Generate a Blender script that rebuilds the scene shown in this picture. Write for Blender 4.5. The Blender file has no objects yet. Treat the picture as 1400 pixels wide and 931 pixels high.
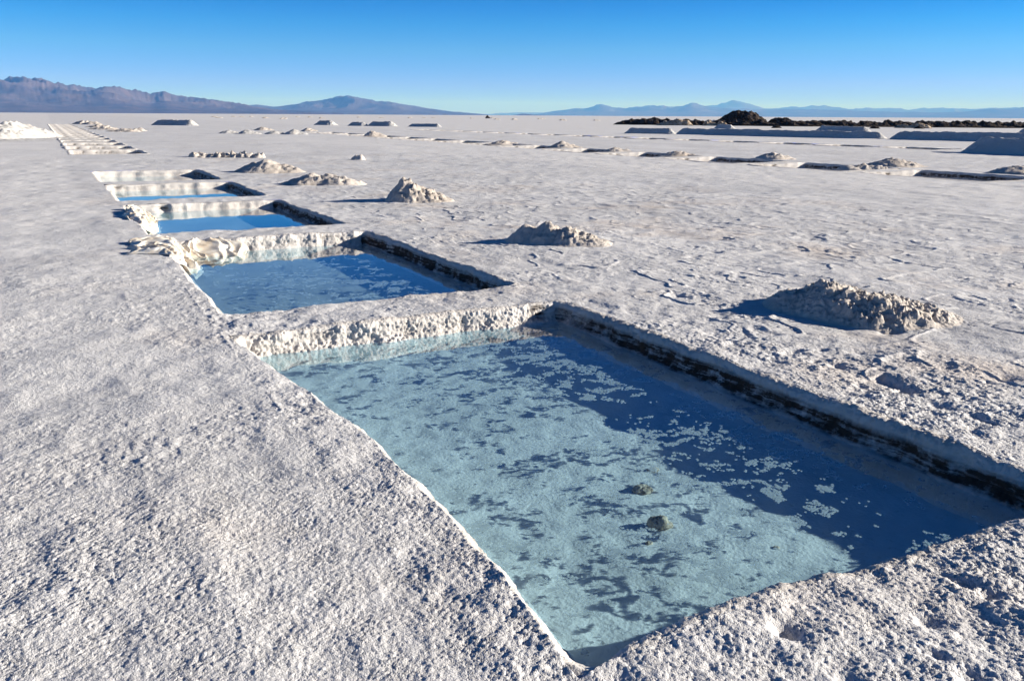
import bpy, math, random
import numpy as np
from mathutils import Vector, Matrix

random.seed(7)
R = math.radians
sc = bpy.context.scene
COL = sc.collection
HC = 1.65                                   # eye height above the salt crust
YAW, PITCH, ROLL, FPX = 27.806, 14.725, 0.33, 1170.0
SUN = np.array([3.3, -1.35, 1.0]); SUN /= np.linalg.norm(SUN)

# ------------------------------------------------------------------ noise
def _hash(ix, iy, iz, seed):
    h = (ix.astype(np.uint32) * np.uint32(374761393) + iy.astype(np.uint32) * np.uint32(668265263)
         + (iz.astype(np.uint32) * np.uint32(2246822519) if iz is not None else np.uint32(0)) + np.uint32((seed * 974634777) & 0xffffffff))
    h = (h ^ (h >> np.uint32(13))) * np.uint32(1274126177)
    h = (h ^ (h >> np.uint32(15))) * np.uint32(2654435761)
    return ((h ^ (h >> np.uint32(16))) & np.uint32(0xffffff)).astype(np.float32) / np.float32(0xffffff)

def n2(x, y, seed=0):
    """smooth value noise, -1..1"""
    x = np.asarray(x, np.float64); y = np.asarray(y, np.float64)
    fx = np.floor(x); fy = np.floor(y)
    ix = fx.astype(np.int64); iy = fy.astype(np.int64)
    tx = (x - fx).astype(np.float32); ty = (y - fy).astype(np.float32)
    tx = tx * tx * tx * (tx * (tx * 6 - 15) + 10); ty = ty * ty * ty * (ty * (ty * 6 - 15) + 10)
    a = _hash(ix, iy, None, seed); b = _hash(ix + 1, iy, None, seed)
    c = _hash(ix, iy + 1, None, seed); d = _hash(ix + 1, iy + 1, None, seed)
    p = a + (b - a) * tx; q = c + (d - c) * tx
    return (p + (q - p) * ty) * 2 - 1

def n3(x, y, z, seed=0):
    x, y, z = np.broadcast_arrays(*(np.asarray(k, np.float64) for k in (x, y, z)))
    fx = np.floor(x); fy = np.floor(y); fz = np.floor(z)
    ix = fx.astype(np.int64); iy = fy.astype(np.int64); iz = fz.astype(np.int64)
    t = [(k - f).astype(np.float32) for k, f in ((x, fx), (y, fy), (z, fz))]
    tx, ty, tz = [k * k * (3 - 2 * k) for k in t]
    def pl(zz):
        a = _hash(ix, iy, zz, seed); b = _hash(ix + 1, iy, zz, seed)
        c = _hash(ix, iy + 1, zz, seed); d = _hash(ix + 1, iy + 1, zz, seed)
        p = a + (b - a) * tx; q = c + (d - c) * tx
        return p + (q - p) * ty
    A = pl(iz); B = pl(iz + 1)
    return (A + (B - A) * tz) * 2 - 1

def fbm2(x, y, seed=0, octv=4, gain=.5, lac=2.07):
    s = 0; a = 1; w = 0
    for k in range(octv):
        s = s + a * n2(x, y, seed + k * 17); w += a
        x = x * lac + 3.1; y = y * lac - 7.7; a *= gain
    return s / w

def worley(x, y, seed=0):
    """nearest-cell distance and a random value of that cell"""
    x = np.asarray(x, np.float64); y = np.asarray(y, np.float64)
    fx = np.floor(x).astype(np.int64); fy = np.floor(y).astype(np.int64)
    best = np.full(x.shape, 9.0, np.float32); val = np.zeros(x.shape, np.float32)
    for dx in (-1, 0, 1):
        for dy in (-1, 0, 1):
            cx = fx + dx; cy = fy + dy
            px = cx + _hash(cx, cy, None, seed); py = cy + _hash(cx, cy, None, seed + 5)
            d = ((px - x) ** 2 + (py - y) ** 2).astype(np.float32)
            m = d < best
            best = np.where(m, d, best); val = np.where(m, _hash(cx, cy, None, seed + 9), val)
    return np.sqrt(best), val

def sstep(a, b, x):
    t = np.clip((x - a) / (b - a), 0, 1)
    return t * t * (3 - 2 * t)

def gauss(x, y, cx, cy, rx, ry):
    return np.exp(-(((x - cx) / rx) ** 2 + ((y - cy) / ry) ** 2))

# ------------------------------------------------------------------ mesh helpers
def mesh_np(name, verts, quads=None, tris=None, smooth=True, attrs=None):
    me = bpy.data.meshes.new(name)
    verts = np.asarray(verts, np.float32)
    me.vertices.add(len(verts)); me.vertices.foreach_set('co', verts.ravel())
    loops = []; starts = []; n = 0
    if quads is not None and len(quads):
        q = np.asarray(quads, np.int32); loops.append(q.ravel()); starts.append(np.arange(len(q), dtype=np.int32) * 4); n = q.size
    if tris is not None and len(tris):
        q = np.asarray(tris, np.int32); loops.append(q.ravel()); starts.append(n + np.arange(len(q), dtype=np.int32) * 3)
    loops = np.concatenate(loops); starts = np.concatenate(starts)
    me.loops.add(len(loops)); me.loops.foreach_set('vertex_index', loops)
    me.polygons.add(len(starts)); me.polygons.foreach_set('loop_start', starts)
    me.update(calc_edges=True)
    me.validate()
    me.polygons.foreach_set('use_smooth', np.full(len(me.polygons), smooth))
    for k, v in (attrs or {}).items():
        a = me.attributes.new(k, 'FLOAT', 'POINT'); a.data.foreach_set('value', np.asarray(v, np.float32).ravel())
    me.update()
    return me

def grid_quads(nx, ny, closed_x=False):
    """index = iy*nx + ix"""
    ix = np.arange(nx if closed_x else nx - 1); iy = np.arange(ny - 1)
    X, Y = np.meshgrid(ix, iy)
    X2 = (X + 1) % nx
    return np.stack([Y * nx + X, Y * nx + X2, (Y + 1) * nx + X2, (Y + 1) * nx + X], -1).reshape(-1, 4)

def obj(name, me, mat, parent=None, loc=None):
    o = bpy.data.objects.new(name, me); COL.objects.link(o)
    if mat and not me.materials: me.materials.append(mat)
    if parent: o.parent = parent
    if loc is not None: o.location = loc
    return o

def tag(o, label=None, cat=None, group=None, kind=None):
    if label: o['label'] = label
    if cat: o['category'] = cat
    if group: o['group'] = group
    if kind: o['kind'] = kind
    return o

def empty(name, loc):
    o = bpy.data.objects.new(name, None); COL.objects.link(o); o.location = loc; o.empty_display_size = .2
    return o

# ------------------------------------------------------------------ materials
def newmat(name):
    m = bpy.data.materials.new(name); m.use_nodes = True
    nt = m.node_tree
    return m, nt, nt.nodes['Principled BSDF']

def N(nt, typ, **kw):
    n = nt.nodes.new(typ)
    for k, v in kw.items():
        if k.startswith('i_'): n.inputs[k[2:].replace('_', ' ')].default_value = v
        else: setattr(n, k, v)
    return n

def noise(nt, vec, scale, detail=4, rough=.55):
    n = N(nt, 'ShaderNodeTexNoise'); n.inputs['Scale'].default_value = scale
    n.inputs['Detail'].default_value = detail; n.inputs['Roughness'].default_value = rough
    nt.links.new(vec, n.inputs['Vector']); return n.outputs[0]

def ramp(nt, fac, stops):
    n = N(nt, 'ShaderNodeValToRGB'); e = n.color_ramp.elements
    while len(e) < len(stops): e.new(.5)
    for k, (p, c) in zip(e, stops):
        k.position = p; k.color = (c, c, c, 1) if isinstance(c, (int, float)) else (*c, 1)
    nt.links.new(fac, n.inputs[0]); return n.outputs[0]

def mix(nt, fac, a, b, mode='MIX'):
    n = N(nt, 'ShaderNodeMix', data_type='RGBA', blend_type=mode)
    for s, v in ((n.inputs[0], fac), (n.inputs[6], a), (n.inputs[7], b)):
        if hasattr(v, 'links'): nt.links.new(v, s)
        elif isinstance(v, (int, float)): s.default_value = v
        else: s.default_value = (*v, 1)
    return n.outputs[2]

def math_(nt, op, a, b=0.0):
    n = N(nt, 'ShaderNodeMath', operation=op)
    for s, v in ((n.inputs[0], a), (n.inputs[1], b)):
        if hasattr(v, 'links'): nt.links.new(v, s)
        else: s.default_value = v
    return n.outputs[0]

def attr(nt, name):
    n = N(nt, 'ShaderNodeAttribute', attribute_name=name); return n.outputs['Fac']

def bump(nt, h, strength, dist, prev=None):
    n = N(nt, 'ShaderNodeBump'); n.inputs['Strength'].default_value = strength; n.inputs['Distance'].default_value = dist
    nt.links.new(h, n.inputs['Height'])
    if prev is not None: nt.links.new(prev, n.inputs['Normal'])
    return n.outputs[0]

def geo_pos(nt):
    return N(nt, 'ShaderNodeNewGeometry').outputs['Position']

def salt_material(name, mud=False, base=(.64, .615, .60), grey=(.53, .50, .48), far=False):
    m, nt, p = newmat(name)
    pos = geo_pos(nt)
    big = ramp(nt, noise(nt, pos, .8, 5), [(.35, 0), (.68, 1)])
    c = mix(nt, big, base, grey)
    tan = ramp(nt, noise(nt, pos, .55, 6, .65), [(.55, 0), (.78, .55)])
    c = mix(nt, tan, c, (.62, .52, .43))
    spk = ramp(nt, noise(nt, pos, 42, 3, .6), [(.66, 0), (.76, .55)])
    c = mix(nt, spk, c, (.36, .30, .25))
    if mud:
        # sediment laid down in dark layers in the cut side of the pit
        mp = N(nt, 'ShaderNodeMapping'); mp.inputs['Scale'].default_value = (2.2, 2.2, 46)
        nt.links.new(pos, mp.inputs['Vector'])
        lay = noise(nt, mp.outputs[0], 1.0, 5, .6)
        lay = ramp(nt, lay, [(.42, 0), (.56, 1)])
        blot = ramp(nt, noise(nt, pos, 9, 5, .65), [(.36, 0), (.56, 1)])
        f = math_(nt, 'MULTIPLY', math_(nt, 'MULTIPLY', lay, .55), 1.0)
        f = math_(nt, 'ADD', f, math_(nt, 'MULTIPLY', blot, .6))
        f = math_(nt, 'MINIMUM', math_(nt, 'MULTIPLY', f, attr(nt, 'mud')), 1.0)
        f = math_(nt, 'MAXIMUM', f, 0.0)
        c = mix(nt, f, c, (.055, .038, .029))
    nt.links.new(c, p.inputs['Base Color'])
    p.inputs['Roughness'].default_value = .85
    p.inputs['Specular IOR Level'].default_value = .25
    b1 = bump(nt, noise(nt, pos, 150, 3, .65), .5, .006)
    b2 = bump(nt, noise(nt, pos, 34, 4, .6), .6, .02, b1)
    nt.links.new(b2, p.inputs['Normal'])
    return m

M_GROUND, nt, p = newmat('salt_crust')
def _ground():
    nt_, p_ = nt, p
    pos = geo_pos(nt_)
    big = ramp(nt_, noise(nt_, pos, .35, 6, .6), [(.35, 0), (.68, 1)])
    c = mix(nt_, big, (.675, .668, .68), (.55, .545, .56))
    tan = ramp(nt_, noise(nt_, pos, .42, 6, .65), [(.52, 0), (.80, .8)])
    tan = math_(nt_, 'MULTIPLY', tan, attr(nt_, 'dirt'))
    c = mix(nt_, tan, c, (.60, .48, .385))
    spk = ramp(nt_, noise(nt_, pos, 38, 4, .6), [(.62, 0), (.74, .8)])
    spk = math_(nt_, 'MULTIPLY', spk, math_(nt_, 'MULTIPLY', attr(nt_, 'dirt'), .9))
    c = mix(nt_, spk, c, (.30, .245, .205))
    # brushed, smoother strips far off run a little whiter
    c = mix(nt_, attr(nt_, 'clean'), c, (.70, .685, .685))
    nt_.links.new(c, p_.inputs['Base Color'])
    p_.inputs['Roughness'].default_value = .85
    p_.inputs['Specular IOR Level'].default_value = .25
    b1 = bump(nt_, noise(nt_, pos, 160, 3, .65), .45, .006)
    b2 = bump(nt_, noise(nt_, pos, 40, 3, .6), .38, .02, b1)
    b3 = bump(nt_, noise(nt_, pos, 6, 5, .65), .22, .05, b2)
    nt_.links.new(b3, p_.inputs['Normal'])
_ground()
M_WALL = salt_material('salt_wall', mud=True)
M_HEAP = salt_material('salt_heap', base=(.60, .55, .51), grey=(.46, .405, .36))
M_PILE = salt_material('salt_pile', base=(.54, .53, .525), grey=(.48, .47, .465))

def floor_material(nm, ca, cb):
    m, nt, p = newmat(nm)
    pos = geo_pos(nt)
    c = mix(nt, ramp(nt, noise(nt, pos, 1.6, 5, .6), [(.35, 0), (.7, 1)]), ca, cb)
    c = mix(nt, ramp(nt, noise(nt, pos, 26, 4, .6), [(.60, 0), (.72, .5)]), c, (.44, .43, .38))
    nt.links.new(c, p.inputs['Base Color']); p.inputs['Roughness'].default_value = .9
    nt.links.new(bump(nt, noise(nt, pos, 45, 4), .5, .01), p.inputs['Normal'])
    return m
M_FLOOR = floor_material('pool_floor', (.79, .77, .74), (.63, .62, .60)); M_SILT = floor_material('silty_floor', (.44, .45, .43), (.35, .36, .35))

def water_material():
    m = bpy.data.materials.new('brine'); m.use_nodes = True; nt = m.node_tree
    nt.nodes.clear()
    out = N(nt, 'ShaderNodeOutputMaterial')
    tr = N(nt, 'ShaderNodeBsdfTransparent'); tr.inputs[0].default_value = (.70, .88, .968, 1)
    gl = N(nt, 'ShaderNodeBsdfGlossy'); gl.inputs['Roughness'].default_value = .015
    gl.inputs['Color'].default_value = (1, 1, 1, 1)
    pos = geo_pos(nt)
    bn = bump(nt, noise(nt, pos, 5.0, 2), .05, .01)
    nt.links.new(bn, gl.inputs['Normal'])
    # reflectance of the surface from the angle it is met at, the same from above and below
    ge = N(nt, 'ShaderNodeNewGeometry')
    dt = N(nt, 'ShaderNodeVectorMath', operation='DOT_PRODUCT'); nt.links.new(ge.outputs['Incoming'], dt.inputs[0]); nt.links.new(bn, dt.inputs[1])
    k = math_(nt, 'SUBTRACT', 1.0, math_(nt, 'ABSOLUTE', dt.outputs['Value']))
    refl = math_(nt, 'ADD', math_(nt, 'MULTIPLY', math_(nt, 'POWER', k, 5.0), .976), .024)
    mx = N(nt, 'ShaderNodeMixShader')
    nt.links.new(refl, mx.inputs[0]); nt.links.new(tr.outputs[0], mx.inputs[1]); nt.links.new(gl.outputs[0], mx.inputs[2])
    nt.links.new(mx.outputs[0], out.inputs['Surface'])
    return m
M_WATER = water_material()

def plain(name, col, rough=.9, var=None, scale=8.0, b=.4, bd=.02, bs=30):
    m, nt, p = newmat(name)
    pos = geo_pos(nt)
    if var: nt.links.new(mix(nt, ramp(nt, noise(nt, pos, scale, 5, .6), [(.38, 0), (.64, 1)]), col, var), p.inputs['Base Color'])
    else: p.inputs['Base Color'].default_value = (*col, 1)
    p.inputs['Roughness'].default_value = rough; p.inputs['Specular IOR Level'].default_value = .25
    if b: nt.links.new(bump(nt, noise(nt, pos, bs, 4), b, bd), p.inputs['Normal'])
    return m
M_FLAKE = plain('salt_flake', (.80, .79, .77), b=0)
def _thin():      # the flakes are thin enough to let some light through
    nt_ = M_FLAKE.node_tree; p_ = nt_.nodes['Principled BSDF']; out = nt_.nodes['Material Output']
    t = N(nt_, 'ShaderNodeBsdfTransparent'); mx = N(nt_, 'ShaderNodeMixShader'); mx.inputs[0].default_value = .60
    nt_.links.new(p_.outputs[0], mx.inputs[1]); nt_.links.new(t.outputs[0], mx.inputs[2]); nt_.links.new(mx.outputs[0], out.inputs['Surface'])
_thin()
M_LUMP = plain('wet_lump', (.52, .43, .33), var=(.24, .18, .13), scale=28)
M_EARTH = plain('dark_earth', (.02, .013, .01), var=(.055, .034, .023), scale=1.3, bs=3, bd=.3, b=.7)
M_TAN = plain('tan_rubble', (.50, .40, .30), var=(.22, .16, .11), scale=2.2, bs=5, bd=.2, b=.6)
M_SHEET = plain('stained_sheet', (.80, .775, .73), rough=.55, var=(.70, .59, .46), scale=5, bs=60, bd=.004, b=.4)

def mountain_material(name, a, b, c_):
    m, nt, p = newmat(name)
    pos = geo_pos(nt)
    k = mix(nt, ramp(nt, noise(nt, pos, .0011, 7, .6), [(.38, 0), (.62, 1)]), a, b)
    k = mix(nt, ramp(nt, noise(nt, pos, .004, 5, .6), [(.5, 0), (.72, .7)]), k, c_)
    nt.links.new(k, p.inputs['Base Color']); p.inputs['Roughness'].default_value = 1; p.inputs['Specular IOR Level'].default_value = 0
    return m
M_MTN = mountain_material('mountain_rock', (.115, .092, .105), (.055, .046, .058), (.16, .12, .12))

# ------------------------------------------------------------------ layout of the pits
def P1_left(v):   # how the near pool's left rim bows
    return np.interp(v, [1.9, 2.6, 3.6, 5.0, 5.8, 6.6], [.17, .22, .245, .17, .06, -.04])
def P1_right(v):
    return np.interp(v, [1.9, 3.0, 4.5, 6.6], [.03, -.02, .02, .03])
def P1_near(u):
    return np.interp(u, [1.2, 2.0, 2.8, 4.0], [.0, .06, .03, .02])

pools = [  # u0,u1,v0,v1
    (1.15, 3.97, 1.98, 6.60), (1.17, 3.97, 7.53, 12.05), (1.10, 3.92, 13.0, 17.55), (1.10, 3.90, 18.65, 22.75), (1.05, 3.85, 23.75, 27.9)]
far_left = [(.75 - .0076 * 5.4 * i, 3.5 - .006 * 5.4 * i, 39.5 + 5.4 * i, 39.5 + 5.4 * i + 4.45) for i in range(20)]
row_a = []
for i in range(14):
    v1 = 18.7 + 4.85 * i; ul = 22.1 - .07 * i
    row_a.append((ul, ul + 2.7, v1 - 3.95, v1))
row_b = []
for i in range(15):
    v1 = 38.6 + 4.3 * (i - 1); ul = 41.6 - .52 * (i) + .012 * i * i
    row_b.append((ul, ul + 2.3, v1 - 3.5, v1))
ALLP = pools + far_left + row_a + row_b

def pool_dist(u, v, P=pools):
    """signed distance to the near pools' outlines, outside positive"""
    d = np.full(np.shape(u), 1e3, np.float32)
    for a, b, c, e in P:
        dx = np.maximum(a - u, u - b); dy = np.maximum(c - v, v - e)
        k = np.where((dx > 0) & (dy > 0), np.hypot(np.maximum(dx, 0), np.maximum(dy, 0)), np.maximum(dx, dy))
        d = np.minimum(d, k)
    return d

dents = []
_r = random.Random(4)
for k in range(46):      # hollows and scuffs trodden into the crust
    if k < 20: dents.append((_r.uniform(4.35, 5.1), _r.uniform(2.0, 4.6), _r.uniform(.03, .075), _r.uniform(.03, .06), -_r.uniform(.015, .03)))
    elif k < 34: dents.append((_r.uniform(1.9, 3.6), _r.uniform(1.2, 1.85), _r.uniform(.03, .06), _r.uniform(.02, .05), -_r.uniform(.015, .03)))
    else: dents.append((_r.uniform(5, 9), _r.uniform(2.5, 9), _r.uniform(.05, .12), _r.uniform(.04, .1), -_r.uniform(.02, .04)))

def rough_zone(u, v):
    z = np.where(u < 1.0, .62, 1.0)
    z = z + .22 * sstep(1.2, 1.8, u) * sstep(2.2, 1.8, v) - .3 * sstep(4.6, 6.5, u + .15 * v)
    z = z * (1 - .75 * sstep(14, 17.5, u + .12 * v)) 
    z = z * (1 - .5 * sstep(1.0, 0.4, u) * sstep(9, 14, v))
    return z.astype(np.float32)

def G(u, v, s):
    """height of the salt crust; s is the local sample spacing, which limits how fine the relief gets"""
    u = np.asarray(u, np.float64); v = np.asarray(v, np.float64)
    s = np.broadcast_to(np.asarray(s, np.float32), u.shape)
    def lim(lam): return np.clip((lam / s - .9) / 1.0, 0, 1)
    rz = rough_zone(u, v)
    h = .020 * n2(u * .31, v * .31, 1) + .012 * n2(u * 1.07, v * 1.07, 2)
    near = (np.hypot(u, v) < 75)
    out = h.copy()
    uu = u[near]; vv = v[near]; r = rz[near]; l = lambda k: lim(k)[near]
    q = .010 * n2(uu * 3.1, vv * 3.1, 3) * l(.33) + .008 * r * n2(uu * 8.3, vv * 8.3, 4) * l(.12)
    pat = sstep(-.25, .6, fbm2(uu * 1.3, vv * 1.3, 31, 3)) * .85 + .25        # patchiness
    cl = np.clip(n2(uu * 13, vv * 13, 5) + .35 * n2(uu * 31, vv * 31, 6) - .38, 0, 1)
    q += (.008 + .007 * sstep(3.9, 4.8, uu)) * r * pat * cl * l(.07)
    ed = np.clip(np.abs(n2(uu * 2.2 + .6 * n2(uu * 3, vv * 3, 8), vv * 2.2, 7)), 0, 1)
    q += .016 * r * np.clip(.12 - ed, 0, 1) / .12 * l(.1) * sstep(4.2, 5.2, uu)
    for a, b, rx, ry, dz in dents: q += dz * gauss(uu, vv, a, b, rx, ry)
    # crack running along the pool's edge
    q -= .035 * np.exp(-((uu - 4.55 - .12 * np.sin(vv * 2.1) - .05 * n2(uu * 4, vv * 4, 44)) / .045) ** 2) * sstep(4.2, 3.4, vv) * sstep(2.0, 2.4, vv) * (n2(uu * 3, vv * 5, 45) > -.1)
    cl2 = np.clip(n2(uu * 6.1 + .4 * n2(uu * 15, vv * 15, 26), vv * 6.1, 25) + .35 * n2(uu * 17, vv * 17, 27) - .45, 0, 1)
    q += .020 * r * pat * cl2 * l(.16) * sstep(3.6, 4.6, uu + .5 * (vv > 7))
    fine = l(.028) > 0.01
    if fine.any():
        a = uu[fine]; b = vv[fine]; rr = r[fine] * (.40 + .85 * pat[fine])
        d, k = worley(a * 62 + .5 * n2(a * 100, b * 100, 12), b * 62, 11)
        f = .0072 * rr * (k ** 1.5) * np.clip(1.15 - d * 1.35, 0, 1) * l(.028)[fine]
        d, k = worley(a * 105, b * 105, 13)
        f += .0050 * rr * k * np.clip(1.1 - d * 1.3, 0, 1) * lim(.013)[near][fine] + .003 * n2(a * 150, b * 150, 14) * lim(.012)[near][fine]
        f += .004 * rr * n2(a * 24, b * 24, 15) * l(.05)[fine]
        q[fine] += f
    out[near] += q
    return out

# ------------------------------------------------------------------ ground: one sheet with the pits cut out
def lines(segs, snaps):
    """graded sample lines; snaps are lines that must exist"""
    x = [segs[0][0]]
    for a, b, f in segs:
        while x[-1] < b - 1e-6: x.append(min(b, x[-1] + f(x[-1])))
    x = np.array(x)
    for s in snaps:
        k = np.argmin(np.abs(x - s)); sp = max(abs(x[min(k + 1, len(x) - 1)] - x[k]), 1e-4)
        if abs(x[k] - s) < .45 * sp and not np.any(np.abs(np.array(snaps) - x[k]) < 1e-6): x[k] = s
        elif np.min(np.abs(x - s)) > 1e-6: x = np.sort(np.append(x, s))
    return np.unique(np.round(x, 5))

HOLE = .09
SKIRT = [.16, .15, .15, .22, .26]
def wav(x, y, seed): return .022 * n2(x * 1.7, y * 1.7, seed) + .013 * n2(x * 5, y * 5, seed + 1)
def in_pool(u, v, i):
    u0, u1, v0, v1 = pools[i]; sd = 100 + 20 * i; m = SKIRT[i] * .4
    z = 0 * u; b = i == 0
    l = u0 - wav(u0 + z, v, sd) + (P1_left(v) if b else 0); r = u1 + wav(u1 + z, v, sd) + (P1_right(v) if b else 0)
    n = v0 - wav(u, v0 + z, sd) + (P1_near(u) if b else 0); f = v1 + wav(u, v1 + z, sd)
    return (u > l - m) & (u < r + m) & (v > n - m) & (v < f + m)
def holes():
    return [(a - HOLE, b + HOLE, c - HOLE, d + HOLE) for a, b, c, d in ALLP[5:]]
H = holes()
us = sorted({round(k, 5) for h in H for k in h[:2]}); vs = sorted({round(k, 5) for h in H for k in h[2:]})
pos_u = [(-1.6, 4.2, lambda x: .0065), (4.2, 16, lambda x: .0065 + .0028 * (x - 4.2)), (16, 45, lambda x: .039 + .005 * (x - 16)), (45, 200, lambda x: .02 * x), (200, 56000, lambda x: .09 * x)]
neg_u = [(1.6, 30, lambda x: .01 + .06 * (x - 1.5)), (30, 56000, lambda x: .12 * x)]
U = lines(pos_u, us); U = np.concatenate([-lines(neg_u, [])[::-1][:-1], U])
pos_v = [(.9, 3.4, lambda x: .0065), (3.4, 14, lambda x: .0065 + .0030 * (x - 3.4)), (14, 36, lambda x: .038 + .005 * (x - 14)), (36, 200, lambda x: .012 * x), (200, 56000, lambda x: .09 * x)]
neg_v = [(-.9, 30, lambda x: .03 + .1 * (x + .9)), (30, 56000, lambda x: .12 * x)]
V = lines(pos_v, vs); V = np.concatenate([-lines(neg_v, [])[::-1][:-1], V])
U = np.unique(U); V = np.unique(V)
UU, VV = np.meshgrid(U, V)
du = np.gradient(U); dv = np.gradient(V)
S = np.maximum(np.minimum(du, .5)[None, :], dv[:, None])
S = np.where(UU < 400, S, 9)
Z = G(UU.ravel(), VV.ravel(), S.ravel()).reshape(UU.shape)
far_flat = sstep(400, 120, np.hypot(UU, VV)); Z *= far_flat
nx, ny = len(U), len(V)
Q = grid_quads(nx, ny)
cu = (U[:-1] + U[1:]) / 2; cv = (V[:-1] + V[1:]) / 2
CU, CV = np.meshgrid(cu, cv); keep = np.ones(CU.shape, bool)
for i in range(5):
    a, b, c, d = pools[i]; ix = np.where((cu > a - .6) & (cu < b + .6))[0]; iy = np.where((cv > c - .6) & (cv < d + .6))[0]
    sl_ = np.s_[iy[0]:iy[-1] + 1, ix[0]:ix[-1] + 1]
    keep[sl_] &= ~in_pool(CU[sl_], CV[sl_], i)
for a, b, c, d in H: keep &= ~((CU > a) & (CU < b) & (CV > c) & (CV < d))
Q = Q[keep.ravel()]
dirt = (.25 + .75 * sstep(3.9, 4.6, UU) * sstep(15, 9, UU) * sstep(46, 20, VV)).astype(np.float32)
dirt = np.where(pool_dist(UU, VV) < .8, np.maximum(dirt, .5), dirt)
clean = .8 * sstep(16.5, 19, UU + .08 * VV) * sstep(23, 21.5, UU) * sstep(75, 50, VV)
clean = np.maximum(clean, .55 * sstep(.6, .3, UU) * sstep(12, 20, VV))
clean = np.maximum(clean, .4 * sstep(34, 37, UU))
used = np.zeros(nx * ny, bool); used[Q.ravel()] = True
remap = np.cumsum(used) - 1
verts = np.stack([UU.ravel(), VV.ravel(), Z.ravel()], -1)[used]
g = obj('ground', mesh_np('ground', verts, remap[Q], attrs={'dirt': dirt.ravel()[used], 'clean': clean.ravel()[used]}), M_GROUND)
tag(g, 'white salt flat crust reaching to the mountains', 'ground', kind='structure')
print('ground verts', len(verts))

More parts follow.
